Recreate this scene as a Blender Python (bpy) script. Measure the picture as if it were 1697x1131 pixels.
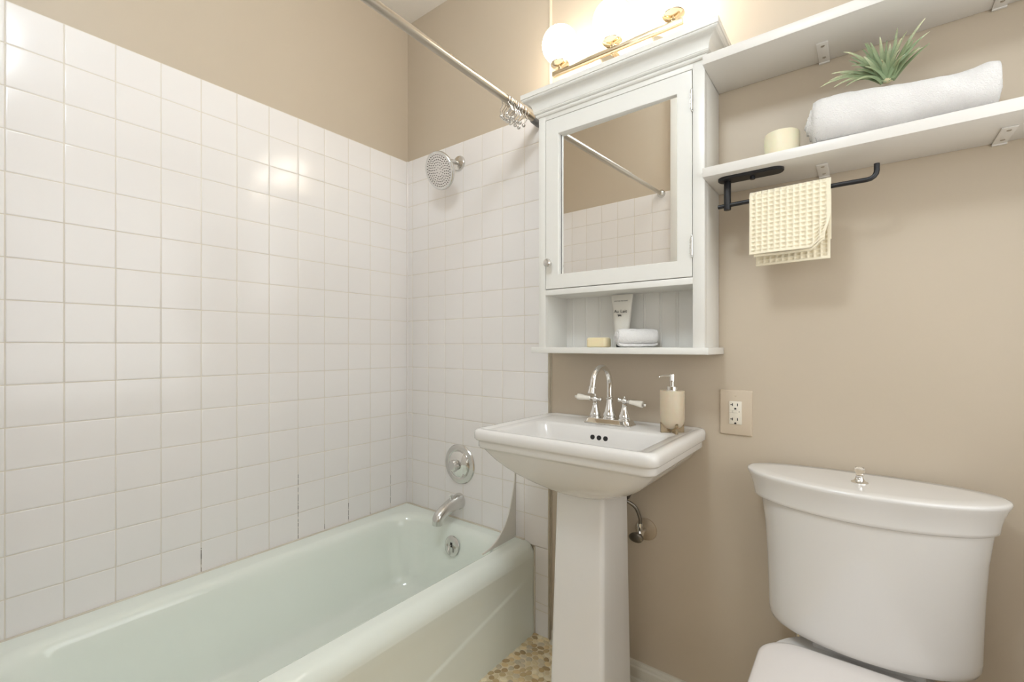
import bpy, bmesh, math, random
from mathutils import Vector, Matrix, noise
random.seed(7)
PI = math.pi
D = bpy.data
C = bpy.context.scene.collection
for o in list(D.objects): D.objects.remove(o)

# ---------------------------------------------------------------- camera
CAM = Vector((1.745, -1.4486, 1.099))
cd = D.cameras.new('camera'); cam = D.objects.new('camera', cd); C.objects.link(cam)
cam.location = CAM
cam.rotation_euler = (PI/2, 0, 0.6529)
cd.sensor_width = 36; cd.lens = 36*761.44/1697; cd.shift_y = 8.255/1697
cd.clip_start = 0.02
bpy.context.scene.camera = cam

# ---------------------------------------------------------------- view, world, large lights
vs = bpy.context.scene.view_settings
vs.view_transform = 'Standard'; vs.look = 'None'; vs.gamma = 1; vs.use_curve_mapping = False
vs.exposure = 0.07
W = D.worlds.new('world'); bpy.context.scene.world = W; W.use_nodes = True
W.node_tree.nodes['Background'].inputs[0].default_value = (0.95, 0.98, 1.0, 1)
W.node_tree.nodes['Background'].inputs[1].default_value = 1.0

def area(name, loc, rot, sx, sy, power, col):
    l = D.lights.new(name, 'AREA'); l.shape = 'RECTANGLE'; l.size = sx; l.size_y = sy
    l.energy = power; l.color = col
    o = D.objects.new(name, l); C.objects.link(o); o.location = loc; o.rotation_euler = rot
    return o
# added fill light, unseen, before an added window in the rear wall
area('fill_light', (1.45, -3.18, 1.55), (PI/2, 0, 0), 1.5, 1.3, 6, (0.95, 0.97, 1.0))
# added fill from the right wall, unseen; brightens left tiles and tub
area('fill_light', (2.238, -0.78, 1.42), (0, PI/2, 0), 1.24, 1.2, 6.6, (0.97, 0.99, 1.0))
GLOBE_STRENGTH = 12.0
FILL_STRENGTH = 40.0

# ---------------------------------------------------------------- helpers
def tag(o, label=None, cat=None, group=None, kind=None):
    if label: o['label'] = label
    if cat: o['category'] = cat
    if group: o['group'] = group
    if kind: o['kind'] = kind
    return o

def thing(name, loc, label, cat, group=None):
    o = D.objects.new(name, None); C.objects.link(o); o.location = loc
    o.empty_display_size = 0.02
    return tag(o, label, cat, group)

def worldloc(o):
    v = Vector(o.location)
    p = o.parent
    while p: v += Vector(p.location); p = p.parent
    return v

def obj(name, bm, mat, parent=None, smooth=True, angle=35, recalc=True):
    """bm holds world coordinates; the mesh is shifted to the object's own origin."""
    if recalc: bmesh.ops.recalc_face_normals(bm, faces=bm.faces)
    me = D.meshes.new(name)
    if parent is None:
        xs = [v.co for v in bm.verts]
        mn = Vector((min(c.x for c in xs), min(c.y for c in xs), min(c.z for c in xs)))
        mx = Vector((max(c.x for c in xs), max(c.y for c in xs), max(c.z for c in xs)))
        org = Vector(((mn.x+mx.x)/2, (mn.y+mx.y)/2, mn.z))
        loc = org
    else:
        org = worldloc(parent); loc = Vector((0, 0, 0))
    for v in bm.verts: v.co -= org
    bm.to_mesh(me); bm.free()
    for m in (mat if isinstance(mat, (list, tuple)) else [mat]): me.materials.append(m)
    if smooth:
        for p in me.polygons: p.use_smooth = True
        me.set_sharp_from_angle(angle=math.radians(angle))
    o = D.objects.new(name, me); C.objects.link(o); o.location = loc
    if parent: o.parent = parent
    return o

def struct(o): o['kind'] = 'structure'; return o

def add_box(bm, x0, x1, y0, y1, z0, z1, r=0.0, seg=2, mi=0):
    b = bmesh.new()
    vs_ = [b.verts.new((x, y, z)) for x in (x0, x1) for y in (y0, y1) for z in (z0, z1)]
    for f in ((0,1,3,2),(4,6,7,5),(0,4,5,1),(2,3,7,6),(0,2,6,4),(1,5,7,3)):
        b.faces.new([vs_[i] for i in f])
    bmesh.ops.recalc_face_normals(b, faces=b.faces)
    if r > 0:
        bmesh.ops.bevel(b, geom=list(b.edges), offset=r, segments=seg, affect='EDGES', profile=0.5)
    merge(bm, b, mi)

def merge(bm, b, mi=0, mat=None):
    if mat is not None: bmesh.ops.transform(b, matrix=mat, verts=b.verts)
    mp = {}
    for v in b.verts: mp[v] = bm.verts.new(v.co)
    for f in b.faces:
        try:
            nf = bm.faces.new([mp[v] for v in f.verts]); nf.material_index = mi
        except ValueError: pass
    b.free()

def BM(): return bmesh.new()

def box(name, dims, mat, parent=None, r=0.002, seg=2):
    bm = BM(); add_box(bm, *dims, r=r, seg=seg); return obj(name, bm, mat, parent)

def loft(bm, rings, cap0=True, cap1=True, closed=True, mi=0, center0=None, center1=None):
    vr = [[bm.verts.new(p) for p in r] for r in rings]
    n = len(vr[0])
    for a, b in zip(vr[:-1], vr[1:]):
        for i in range(n if closed else n-1):
            j = (i+1) % n
            f = bm.faces.new((a[i], a[j], b[j], b[i])); f.material_index = mi
    def cap(r, c, flip):
        if c is not None:
            cv = bm.verts.new(c)
            for i in range(n):
                j = (i+1) % n
                f = bm.faces.new((r[i], r[j], cv)); f.material_index = mi
        else:
            f = bm.faces.new(r); f.material_index = mi
    if cap0: cap(vr[0], center0, True)
    if cap1: cap(vr[-1], center1, False)

def rrect(x0, x1, y0, y1, r, z, nc=8, ns=6):
    """rounded rectangle as a ring of points, straight sides subdivided"""
    r = min(r, (x1-x0)/2-1e-4, (y1-y0)/2-1e-4)
    pts = []
    cs = [((x1-r, y1-r), 0), ((x0+r, y1-r), PI/2), ((x0+r, y0+r), PI), ((x1-r, y0+r), 3*PI/2)]
    for k, ((cx, cy), a0) in enumerate(cs):
        arc = [(cx+r*math.cos(a0+PI/2*i/nc), cy+r*math.sin(a0+PI/2*i/nc)) for i in range(nc+1)]
        pts += arc
        (nx, ny), na = cs[(k+1) % 4]
        q = (nx+r*math.cos(na), ny+r*math.sin(na)); p = arc[-1]
        for i in range(1, ns): pts.append((p[0]+(q[0]-p[0])*i/ns, p[1]+(q[1]-p[1])*i/ns))
    return [Vector((x, y, z)) for x, y in pts]

def lathe(bm, prof, M=Matrix(), n=32, mi=0):
    """prof: list of (r, h); axis local z; M maps to world"""
    rings = []
    for r, h in prof:
        rings.append([M @ Vector((r*math.cos(2*PI*i/n), r*math.sin(2*PI*i/n), h)) for i in range(n)])
    c0 = prof[0][0] < 1e-6; c1 = prof[-1][0] < 1e-6
    rr = rings[1 if c0 else 0: len(rings)-1 if c1 else len(rings)]
    loft(bm, rr, True, True, True, mi,
         center0=(M @ Vector((0, 0, prof[0][1]))) if c0 else None,
         center1=(M @ Vector((0, 0, prof[-1][1]))) if c1 else None)

def axisM(origin, direction):
    q = Vector((0, 0, 1)).rotation_difference(Vector(direction).normalized())
    return Matrix.Translation(origin) @ q.to_matrix().to_4x4()

def catmull(pts, k=8):
    P = [Vector(p) for p in pts]; out = []
    for i in range(len(P)-1):
        p0 = P[max(i-1, 0)]; p1 = P[i]; p2 = P[i+1]; p3 = P[min(i+2, len(P)-1)]
        for j in range(k):
            t = j/k
            out.append(0.5*((2*p1)+(-p0+p2)*t+(2*p0-5*p1+4*p2-p3)*t*t+(-p0+3*p1-3*p2+p3)*t**3))
    out.append(P[-1]); return out

def tube(bm, path, rad, n=12, closed=False, mi=0, cap=True):
    P = [Vector(p) for p in path]; m = len(P)
    R = rad if isinstance(rad, (list, tuple)) else [rad]*m
    if callable(rad): R = [rad(i/(m-1)) for i in range(m)]
    T = []
    for i in range(m):
        if closed: t = P[(i+1) % m]-P[i-1]
        else: t = P[min(i+1, m-1)]-P[max(i-1, 0)]
        T.append(t.normalized())
    a = Vector((0, 0, 1)) if abs(T[0].z) < .9 else Vector((1, 0, 0))
    N = (a-T[0]*a.dot(T[0])).normalized(); rings = []
    for i in range(m):
        N = (N-T[i]*N.dot(T[i])).normalized(); B = T[i].cross(N)
        rings.append([P[i]+R[i]*(math.cos(2*PI*k/n)*N+math.sin(2*PI*k/n)*B) for k in range(n)])
    if closed: rings.append(rings[0]); cap = False
    loft(bm, rings, cap, cap, True, mi)
    if closed: bmesh.ops.remove_doubles(bm, verts=bm.verts, dist=1e-6)

def sphere(bm, c, r, n=20, m=12, sc=(1, 1, 1), mi=0):
    c = Vector(c)
    rings = []
    for j in range(1, m):
        a = PI*j/m
        rings.append([c+Vector((sc[0]*r*math.sin(a)*math.cos(2*PI*i/n), sc[1]*r*math.sin(a)*math.sin(2*PI*i/n), -sc[2]*r*math.cos(a))) for i in range(n)])
    loft(bm, rings, True, True, True, mi, center0=c-Vector((0, 0, r*sc[2])), center1=c+Vector((0, 0, r*sc[2])))

def grid(bm, fn, nu, nv, mi=0):
    V = [[bm.verts.new(fn(i/nu, j/nv)) for j in range(nv+1)] for i in range(nu+1)]
    for i in range(nu):
        for j in range(nv):
            f = bm.faces.new((V[i][j], V[i+1][j], V[i+1][j+1], V[i][j+1])); f.material_index = mi

def sm(a, b, x):
    t = max(0, min(1, (x-a)/(b-a))); return t*t*(3-2*t)

# ---------------------------------------------------------------- materials
def srgb(r, g, b):
    f = lambda c: (c/255/12.92) if c/255 <= 0.04045 else ((c/255+0.055)/1.055)**2.4
    return (f(r), f(g), f(b), 1)

def mat(name, col, rough=0.5, metal=0.0, coat=0.0, sheen=0.0, sss=0.0, trans=0.0, ior=1.5, spec=0.5):
    m = D.materials.new(name); m.use_nodes = True
    b = m.node_tree.nodes['Principled BSDF']; I = b.inputs
    I['Base Color'].default_value = col; I['Roughness'].default_value = rough; I['Metallic'].default_value = metal
    I['Coat Weight'].default_value = coat; I['Coat Roughness'].default_value = 0.05
    I['Sheen Weight'].default_value = sheen; I['Subsurface Weight'].default_value = sss
    I['Subsurface Scale'].default_value = 0.01
    I['Transmission Weight'].default_value = trans; I['IOR'].default_value = ior
    I['Specular IOR Level'].default_value = spec
    return m

def nodes(m): return m.node_tree.nodes, m.node_tree.links, m.node_tree.nodes['Principled BSDF']

def add_noise(m, scale, amount, detail=3, bump=0.0, bscale=None, rough=0.0, bdist=0.002):
    N, L, B = nodes(m)
    tc = N.new('ShaderNodeNewGeometry')
    nz = N.new('ShaderNodeTexNoise'); nz.inputs['Scale'].default_value = scale; nz.inputs['Detail'].default_value = detail
    L.new(tc.outputs['Position'], nz.inputs['Vector'])
    if amount:
        base = B.inputs['Base Color'].default_value[:]
        mx = N.new('ShaderNodeMix'); mx.data_type = 'RGBA'
        mx.inputs['A'].default_value = tuple(c*(1-amount) for c in base[:3])+(1,)
        mx.inputs['B'].default_value = tuple(min(1, c*(1+amount)) for c in base[:3])+(1,)
        L.new(nz.outputs['Fac'], mx.inputs['Factor']); L.new(mx.outputs['Result'], B.inputs['Base Color'])
    if rough:
        mr = N.new('ShaderNodeMapRange'); r0 = B.inputs['Roughness'].default_value
        mr.inputs['To Min'].default_value = max(0, r0-rough); mr.inputs['To Max'].default_value = r0+rough
        L.new(nz.outputs['Fac'], mr.inputs['Value']); L.new(mr.outputs['Result'], B.inputs['Roughness'])
    if bump:
        n2 = N.new('ShaderNodeTexNoise'); n2.inputs['Scale'].default_value = bscale or scale; n2.inputs['Detail'].default_value = 4
        L.new(tc.outputs['Position'], n2.inputs['Vector'])
        bp = N.new('ShaderNodeBump'); bp.inputs['Strength'].default_value = bump; bp.inputs['Distance'].default_value = bdist
        L.new(n2.outputs['Fac'], bp.inputs['Height']); L.new(bp.outputs['Normal'], B.inputs['Normal'])
    return m

M = {}
M['paint'] = add_noise(mat('tan wall paint', srgb(198, 184, 164), 0.42, spec=0.35), 3.0, 0.03, bump=0.12, bscale=55, bdist=0.002)
M['ceil'] = add_noise(mat('ceiling white', srgb(240, 236, 230), 0.8), 4, 0.02, bump=0.1, bscale=70)
M['tile'] = add_noise(mat('white glazed tile', srgb(240, 236, 233), 0.17, spec=0.5), 1.7, 0.02, bump=0.05, bscale=9, bdist=0.004)
M['caulk'] = add_noise(mat('caulk', srgb(214, 206, 190), 0.5), 20, 0.08)
M['edge'] = add_noise(mat('tile edge putty', srgb(192, 180, 160), 0.5), 30, 0.15)
M['bead'] = mat('cream corner bead', srgb(236, 222, 196), 0.4)
M['tub'] = add_noise(mat('pale green enamel', srgb(237, 242, 233), 0.12, coat=0.3), 2.2, 0.02, rough=0.05, bump=0.04, bscale=5, bdist=0.004)
M['porc'] = add_noise(mat('white porcelain', srgb(230, 227, 223), 0.10, coat=0.3), 2.5, 0.01)
M['seat'] = mat('white toilet lid plastic', srgb(236, 230, 226), 0.22)
M['cab'] = add_noise(mat('white cabinet paint', srgb(232, 230, 224), 0.32, spec=0.45), 5, 0.015, bump=0.06, bscale=40)
M['shelf'] = add_noise(mat('white shelf paint', srgb(230, 226, 220), 0.35, spec=0.4), 5, 0.015, bump=0.08, bscale=45)
M['base'] = add_noise(mat('baseboard white paint', srgb(205, 198, 182), 0.4), 8, 0.08)
M['chrome'] = add_noise(mat('polished chrome', (0.82, 0.81, 0.79, 1), 0.06, 1.0), 3, 0, rough=0.0)
M['nickel'] = add_noise(mat('brushed nickel', (0.50, 0.455, 0.39, 1), 0.30, 1.0), 8, 0.02)
M['satin'] = add_noise(mat('satin chrome', (0.70, 0.69, 0.67, 1), 0.22, 1.0), 25, 0.05, rough=0.08)
M['gold'] = mat('warm polished nickel', (0.80, 0.70, 0.54, 1), 0.10, 1.0)
M['black'] = mat('matte black metal', (0.008, 0.008, 0.010, 1), 0.42)
M['dark'] = mat('dark recess', (0.01, 0.009, 0.008, 1), 0.6)
M['rubber'] = mat('grey rubber', srgb(120, 120, 122), 0.6)
M['mirror'] = mat('mirror glass', (0.93, 0.93, 0.92, 1), 0.0, 1.0)
M['wax'] = add_noise(mat('ivory wax', srgb(236, 228, 200), 0.45, sss=0.3), 12, 0.03)
M['soap'] = mat('cream soap', srgb(236, 222, 184), 0.35, sss=0.2)
M['tube'] = mat('white plastic tube', srgb(222, 218, 208), 0.35)
M['ink'] = mat('dark ink', (0.02, 0.02, 0.02, 1), 0.6)
M['resin'] = add_noise(mat('frosted beige resin', srgb(208, 193, 168), 0.28, sss=0.25), 25, 0.06)
M['glassr'] = mat('clear amber resin', srgb(215, 195, 160), 0.12, trans=0.75, ior=1.45)
M['glass'] = mat('clear glass', (1, 0.97, 0.92, 1), 0.02, trans=1.0, ior=1.5)
M['plate'] = mat('tan outlet plate', srgb(206, 190, 168), 0.38)
M['ivory'] = mat('ivory outlet', srgb(232, 224, 208), 0.3)
M['lever'] = mat('white ceramic', srgb(240, 234, 222), 0.1, coat=0.4)
M['rose'] = mat('painted escutcheon', srgb(176, 158, 134), 0.4)
M['hose'] = mat('braided hose', (0.22, 0.20, 0.17, 1), 0.35, 0.9)
M['guard'] = add_noise(mat('white splash guard plastic', srgb(224, 219, 208), 0.35), 6, 0.05)

def terry(name, col, sc, st):
    m = mat(name, col, 0.95, sheen=0.5)
    return add_noise(m, 40, 0.02, bump=st, bscale=sc, bdist=0.008)
M['terry'] = terry('white terry cotton', srgb(253, 250, 247), 430, 0.7)
M['waffle'] = terry('cream waffle cotton', srgb(248, 238, 212), 900, 0.2)

# emission for the lamps
def emit(name, col, s):
    m = mat(name, (0.95, 0.93, 0.9, 1), 0.15); N, L, B = nodes(m)
    B.inputs['Emission Color'].default_value = col; B.inputs['Emission Strength'].default_value = s
    return m
M['globe'] = emit('opal glass lit', (1.0, 0.91, 0.79, 1), GLOBE_STRENGTH)
M['dome'] = emit('fill dome lit', (0.82, 0.92, 1.0, 1), FILL_STRENGTH)

# grout with mildew near the tub
def grout():
    m = mat('grout', srgb(222, 214, 200), 0.7); N, L, B = nodes(m)
    g = N.new('ShaderNodeNewGeometry'); sx = N.new('ShaderNodeSeparateXYZ'); L.new(g.outputs['Position'], sx.inputs[0])
    n1 = N.new('ShaderNodeTexNoise'); n1.inputs['Scale'].default_value = 9; n1.inputs['Detail'].default_value = 5
    L.new(g.outputs['Position'], n1.inputs['Vector'])
    zr = N.new('ShaderNodeMapRange'); zr.inputs['From Min'].default_value = 0.75; zr.inputs['From Max'].default_value = 0.3
    zr.inputs['To Min'].default_value = -0.25; zr.inputs['To Max'].default_value = -0.02
    L.new(sx.outputs['Z'], zr.inputs['Value'])
    ad = N.new('ShaderNodeMath'); L.new(n1.outputs['Fac'], ad.inputs[0]); L.new(zr.outputs['Result'], ad.inputs[1])
    mr = N.new('ShaderNodeMapRange'); mr.inputs['From Min'].default_value = 0.58; mr.inputs['From Max'].default_value = 0.68
    L.new(ad.outputs[0], mr.inputs['Value'])
    mx = N.new('ShaderNodeMix'); mx.data_type = 'RGBA'
    mx.inputs['A'].default_value = srgb(224, 216, 202); mx.inputs['B'].default_value = srgb(120, 108, 95)
    L.new(mr.outputs['Result'], mx.inputs['Factor']); L.new(mx.outputs['Result'], B.inputs['Base Color'])
    return m
M['grout'] = grout()

M['floor'] = add_noise(mat('sandy floor grout', srgb(226, 210, 178), 0.7), 40, 0.06, bump=0.1, bscale=200)

def leafmat():
    m = mat('air plant leaf', srgb(150, 170, 120), 0.6, sss=0.1); N, L, B = nodes(m)
    at = N.new('ShaderNodeVertexColor'); at.layer_name = 'tipness'
    mx = N.new('ShaderNodeMix'); mx.data_type = 'RGBA'
    mx.inputs['A'].default_value = srgb(124, 142, 104); mx.inputs['B'].default_value = srgb(226, 222, 186)
    L.new(at.outputs['Color'], mx.inputs['Factor']); L.new(mx.outputs['Result'], B.inputs['Base Color'])
    return m
M['leaf'] = leafmat()

# ---------------------------------------------------------------- the room
P = 0.1095; ZT = 1.9835; XT = 0.8075; CEIL = 2.645; RIM = 0.345
FY = -1.435          # foot wall of the tub alcove
XR = 2.25            # right wall

floor = struct(box('floor', (-0.1, XR+0.1, -3.35, 0.1, -0.1, 0.0), M['floor'], r=0))
struct(box('ceiling', (-0.1, XR+0.1, -3.35, 0.1, CEIL, CEIL+0.1), M['ceil'], r=0))
def pebbles():
    rnd = random.Random(21); bm = BM(); col = bm.loops.layers.color.new('stone')
    pal = [tuple(v/255 for v in c) for c in ((206, 180, 134), (222, 202, 160), (190, 164, 120), (232, 218, 186), (198, 184, 156), (180, 152, 108), (214, 190, 144), (226, 206, 164))]
    j = 0; y = -0.004
    while y > -1.43:
        x = 0.752+(j % 2)*0.012
        while x < XR:
            cx = x+rnd.uniform(-.003, .003); cy = y+rnd.uniform(-.0025, .0025)
            a = rnd.uniform(0.0118, 0.0145); b = rnd.uniform(0.0088, 0.0106); th = rnd.gauss(0.35, 0.7)
            if abs(math.sin(th)) > 0.6: a *= 0.88; 
            c, s_ = math.cos(th), math.sin(th); n = 11; h = rnd.uniform(0.0016, 0.0026)
            rings = []
            for k, z in ((1.0, -0.0005), (0.97, 0.45*h), (0.84, 0.8*h), (0.5, h)):
                ring = []
                for i in range(n):
                    t = 2*PI*i/n; e = 1+0.07*math.sin(2*t+cx*900)+0.05*math.sin(3*t+cy*700)
                    px_, py_ = a*k*e*math.cos(t), b*k*e*math.sin(t)
                    ring.append(bm.verts.new((cx+px_*c-py_*s_, cy+px_*s_+py_*c, z)))
                rings.append(ring)
            col_ = rnd.choice(pal); g = rnd.uniform(.92, 1.06); fs = [bm.faces.new(rings[-1])]
            for r0, r1 in zip(rings[:-1], rings[1:]):
                for i in range(n): fs.append(bm.faces.new((r0[i], r0[(i+1) % n], r1[(i+1) % n], r1[i])))
            for f in fs:
                for lp in f.loops: lp[col] = (min(1, col_[0]*g), min(1, col_[1]*g), min(1, col_[2]*g), 1)
            x += 0.0252
        y -= 0.0186; j += 1
    m = mat('river pebble', srgb(205, 180, 135), 0.38); N, L, B = nodes(m)
    vc = N.new('ShaderNodeVertexColor'); vc.layer_name = 'stone'; L.new(vc.outputs['Color'], B.inputs['Base Color'])
    obj('pebble_mosaic', bm, m, floor, angle=60, recalc=False)
pebbles()
wall_left = struct(box('wall_left', (-0.1, 0.0, -3.25, 0.007, 0.0, CEIL), M['paint'], r=0))
wall_back = struct(box('wall_back', (-0.1, XR+0.1, 0.006, 0.1, 0.0, CEIL), M['paint'], r=0))
bm = BM()
for d in ((-3.25, -1.42, 0, CEIL), (-0.14, 0.006, 0, CEIL), (-1.42, -0.14, 0, 0.76), (-1.42, -0.14, 2.08, CEIL)):
    add_box(bm, XR, XR+0.1, d[0], d[1], d[2], d[3])
struct(obj('wall_right', bm, M['paint'], smooth=False))
wf = BM()
for d in ((-1.42, -0.14, 0.76, 0.80), (-1.42, -0.14, 2.04, 2.08), (-1.42, -1.38, 0.80, 2.04), (-0.18, -0.14, 0.80, 2.04), (-1.38, -0.18, 1.40, 1.44)):
    add_box(wf, XR+0.01, XR+0.07, d[0], d[1], d[2], d[3], r=0.003)
w2 = struct(obj('added_window_2', wf, M['cab']))  # unseen window, added to frame the right-hand fill light
box('pane', (XR+0.05, XR+0.055, -1.38, -0.18, 0.80, 2.04), M['glass'], w2, r=0)
wall_foot = struct(box('wall_foot', (0.0, 0.94, FY-0.11, FY, 0.0, CEIL), M['paint'], r=0))
# rear wall of the adjoining room, with an opening for an added window
bm = BM()
for d in ((-0.1, 0.65, 0, CEIL), (2.25, XR+0.1, 0, CEIL), (0.65, 2.25, 0, 0.85), (0.65, 2.25, 2.25, CEIL)):
    add_box(bm, d[0], d[1], -3.35, -3.25, d[2], d[3])
struct(obj('wall_rear', bm, M['paint'], smooth=False))
wf = BM()
for d in ((0.65, 2.25, 0.85, 0.91), (0.65, 2.25, 2.19, 2.25), (0.65, 0.71, 0.91, 2.19), (2.19, 2.25, 0.91, 2.19), (1.43, 1.47, 0.91, 2.19)):
    add_box(wf, d[0], d[1], -3.33, -3.27, d[2], d[3], r=0.004)
w1 = struct(obj('added_window_1', wf, M['cab']))  # unseen window, added around the rear fill light
box('pane', (0.71, 2.19, -3.305, -3.3, 0.91, 2.19), M['glass'], w1, r=0)
# casing at the end of the foot wall (seen in the mirror)
struct(box('trim_1', (0.823, 0.945, FY, FY+0.016, 0.36, CEIL), M['cab'], r=0.003))

# tiles: real pillowed tiles over a grout bed
def tile_field(name, parent, to_world, ulines, vlines, g=0.0021, t=0.0045, seed=1):
    """to_world(u, v, h): h = height out of the wall"""
    rnd = random.Random(seed); bm = BM()
    V = lambda u, v, h: bm.verts.new(to_world(u, v, h))
    u0, u1, v0, v1 = ulines[0], ulines[-1], vlines[0], vlines[-1]
    f = bm.faces.new([V(u0, v0, t-0.0010), V(u1, v0, t-0.0010), V(u1, v1, t-0.0010), V(u0, v1, t-0.0010)]); f.material_index = 1
    for a, b in zip(ulines[:-1], ulines[1:]):
        for c, d in zip(vlines[:-1], vlines[1:]):
            if abs(b-a) < 0.008 or abs(d-c) < 0.008: continue
            tu = rnd.gauss(0, 0.0016); tv = rnd.gauss(0, 0.0016)
            rings = []
            for ins, h in ((g/2, 0), (g/2, t-0.0012), (g/2+0.0005, t-0.0005), (g/2+0.0016, t-0.0001), (g/2+0.0035, t)):
                aa, bb, cc, dd = a+ins, b-ins, c+ins, d-ins
                hh = lambda u, v: h + ((u-(a+b)/2)*tu+(v-(c+d)/2)*tv if h > 0 else 0)
                rings.append([V(u, v, hh(u, v)) for u, v in ((aa, cc), (bb, cc), (bb, dd), (aa, dd))])
            for r0, r1 in zip(rings[:-1], rings[1:]):
                for i in range(4):
                    bm.faces.new((r0[i], r0[(i+1) % 4], r1[(i+1) % 4], r1[i]))
            bm.faces.new(rings[-1])
    return obj(name, bm, [M['tile'], M['grout']], parent, smooth=True, angle=60)

rows = [ZT-k*P for k in range(15)]
rows_hi = sorted(rows+[RIM-0.01])
# left wall
sl = [0.003]+[0.099+k*P for k in range(13)]
sl = [-s for s in sl if s < 1.435] + [FY]
tile_field('tile_field', wall_left, lambda u, v, h: Vector((h, u, v)), sorted(sl), rows_hi, seed=3)
# back wall above the tub, and the strip beside it down to the floor
xl = [0.003]+[0.041+k*P for k in range(8)]
tile_field('tile_field', wall_back, lambda u, v, h: Vector((u, 0.006-h, v)), xl, rows_hi, t=0.006, seed=5)
tile_field('tile_field', wall_back, lambda u, v, h: Vector((u, 0.006-h, v)), [0.748, XT], sorted([0.0, 0.094, ZT-17*P, ZT-16*P, ZT-15*P, RIM-0.01]), t=0.006, seed=6)
# mildew that has settled in some of the joints above the tub
bm = BM(); rm = random.Random(4)
for k, za, zb in ((4, 0.352, 0.43), (7, 0.352, 0.60), (8, 0.355, 0.375), (9, 0.36, 0.43), (10, 0.352, 0.360), (11, 0.37, 0.50)):
    yy = -(0.099+(11-k)*P); z = za
    while z < zb:
        h = rm.uniform(0.008, 0.03); w = rm.uniform(0.0004, 0.0010)
        add_box(bm, 0.0030, 0.0041, yy-w, yy+w, z, min(z+h, zb)); z += h+rm.choice((0, 0.0, 0.004, 0.010))
obj('joint_mildew', bm, mat('grey mildew', srgb(96, 86, 76), 0.8), wall_left, smooth=False)
# foot wall
xf = [0.003]+[0.055+k*P for k in range(8)]
xf[-1] = 0.822
tile_field('tile_field', wall_foot, lambda u, v, h: Vector((u, FY+h, v)), xf, rows_hi, seed=8)
# thin vertical bead where tile ends / the wall board steps
bm = BM(); add_box(bm, 0.742, 0.749, -0.003, 0.004, 0.0, 0.33, r=0.002)
struct(obj('trim_6', bm, M['caulk']))
bm = BM(); add_box(bm, XT, XT+0.007, -0.0005, 0.006, 0.0, ZT, r=0.0008); add_box(bm, XT+0.007, XT+0.013, 0.003, 0.006, 0.0, ZT, r=0.0008)
struct(obj('trim_2', bm, M['edge']))
bm = BM(); add_box(bm, XT+0.005, XT+0.014, 0.0, 0.006, ZT, CEIL, r=0.001)
struct(obj('trim_3', bm, M['bead']))
# caulk along tub and in the corner
bm = BM()
add_box(bm, 0.003, 0.012, FY, 0.0, RIM-0.004, RIM+0.006, r=0.003)
add_box(bm, 0.003, 0.700, -0.008, 0.003, RIM-0.004, RIM+0.006, r=0.003)
struct(obj('trim_4', bm, M['caulk']))
bm = BM()
path = [Vector((0.0055, -0.0005, z)) for z in (RIM, 1.0, 1.5, ZT)]
tube(bm, path, 0.0035, 8); struct(obj('trim_5', bm, M['tile']))

# baseboard on back wall right of the tub
bm = BM()
pr = [(0.006, 0.0), (-0.012, 0.0), (-0.012, 0.045), (-0.010, 0.048), (-0.006, 0.050), (-0.004, 0.056), (0.0, 0.060), (0.006, 0.061)]
loft(bm, [[Vector((x, y, z)) for y, z in pr] for x in (0.83, XR)])
pr = [(-0.010, 0.0), (-0.024, 0.0), (-0.023, 0.009), (-0.018, 0.015), (-0.010, 0.017)]
loft(bm, [[Vector((x, y, z)) for y, z in pr] for x in (0.83, XR)])
struct(obj('baseboard_back', bm, M['base']))

# unseen lamp added as fill, standing in for bounced flash
t = thing('fill_lamp', (1.32, -1.37, 2.33), 'added, unseen opal glass fill lamp on a short nickel stem above the bathroom doorway', 'fill lamp')
bm = BM(); lathe(bm, [(0.0, 0.0), (0.06, 0.0), (0.062, -0.012), (0.05, -0.02), (0.010, -0.024), (0.010, -0.075), (0.04, -0.08), (0.042, -0.10), (0.0, -0.10)], Matrix.Translation((1.32, -1.37, CEIL+0.001)), 40); obj('lamp_base', bm, M['nickel'], t)
bm = BM(); sphere(bm, (1.32, -1.37, 2.445), 0.145, 40, 24, sc=(1, 1, 0.8)); obj('globe', bm, M['dome'], t)

# ---------------------------------------------------------------- bathtub
XO = 0.745
tub = thing('bathtub', (0.37, -0.72, 0.0), 'pale green enamelled bathtub set into the white tiled alcove', 'bathtub')
bm = BM(); rings = []
y0, y1 = FY+0.003, 0.002
for k in range(9):
    a = PI/2*k/8
    rings.append(rrect(0.008, XO-0.05*(1-math.cos(a)), y0, y1, 0.004, 0.295+0.052*math.sin(a), 8, 24))
rings.append(rrect(0.008, XO-0.075, y0, y1, 0.004, 0.3475, 8, 24))
rings.append(rrect(0.070, 0.672, -1.37, -0.045, 0.11, 0.3465, 8, 24))
for x0, x1, ya, yb, r, z in ((0.085, 0.662, -1.36, -0.056, 0.12, 0.343), (0.094, 0.655, -1.352, -0.064, 0.12, 0.334), (0.101, 0.650, -1.345, -0.070, 0.12, 0.32),
                             (0.106, 0.646, -1.33, -0.075, 0.12, 0.29), (0.118, 0.634, -1.28, -0.090, 0.12, 0.20), (0.134, 0.618, -1.20, -0.108, 0.12, 0.11),
                             (0.146, 0.606, -1.16, -0.120, 0.12, 0.075), (0.162, 0.590, -1.13, -0.138, 0.12, 0.058), (0.185, 0.567, -1.10, -0.165, 0.11, 0.050),
                             (0.25, 0.50, -1.0, -0.25, 0.08, 0.046)):
    rings.append(rrect(x0, x1, ya, yb, r, z, 8, 24))
loft(bm, rings, cap0=False, cap1=True)
obj('basin', bm, M['tub'], tub, angle=70)
bm = BM()
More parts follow.
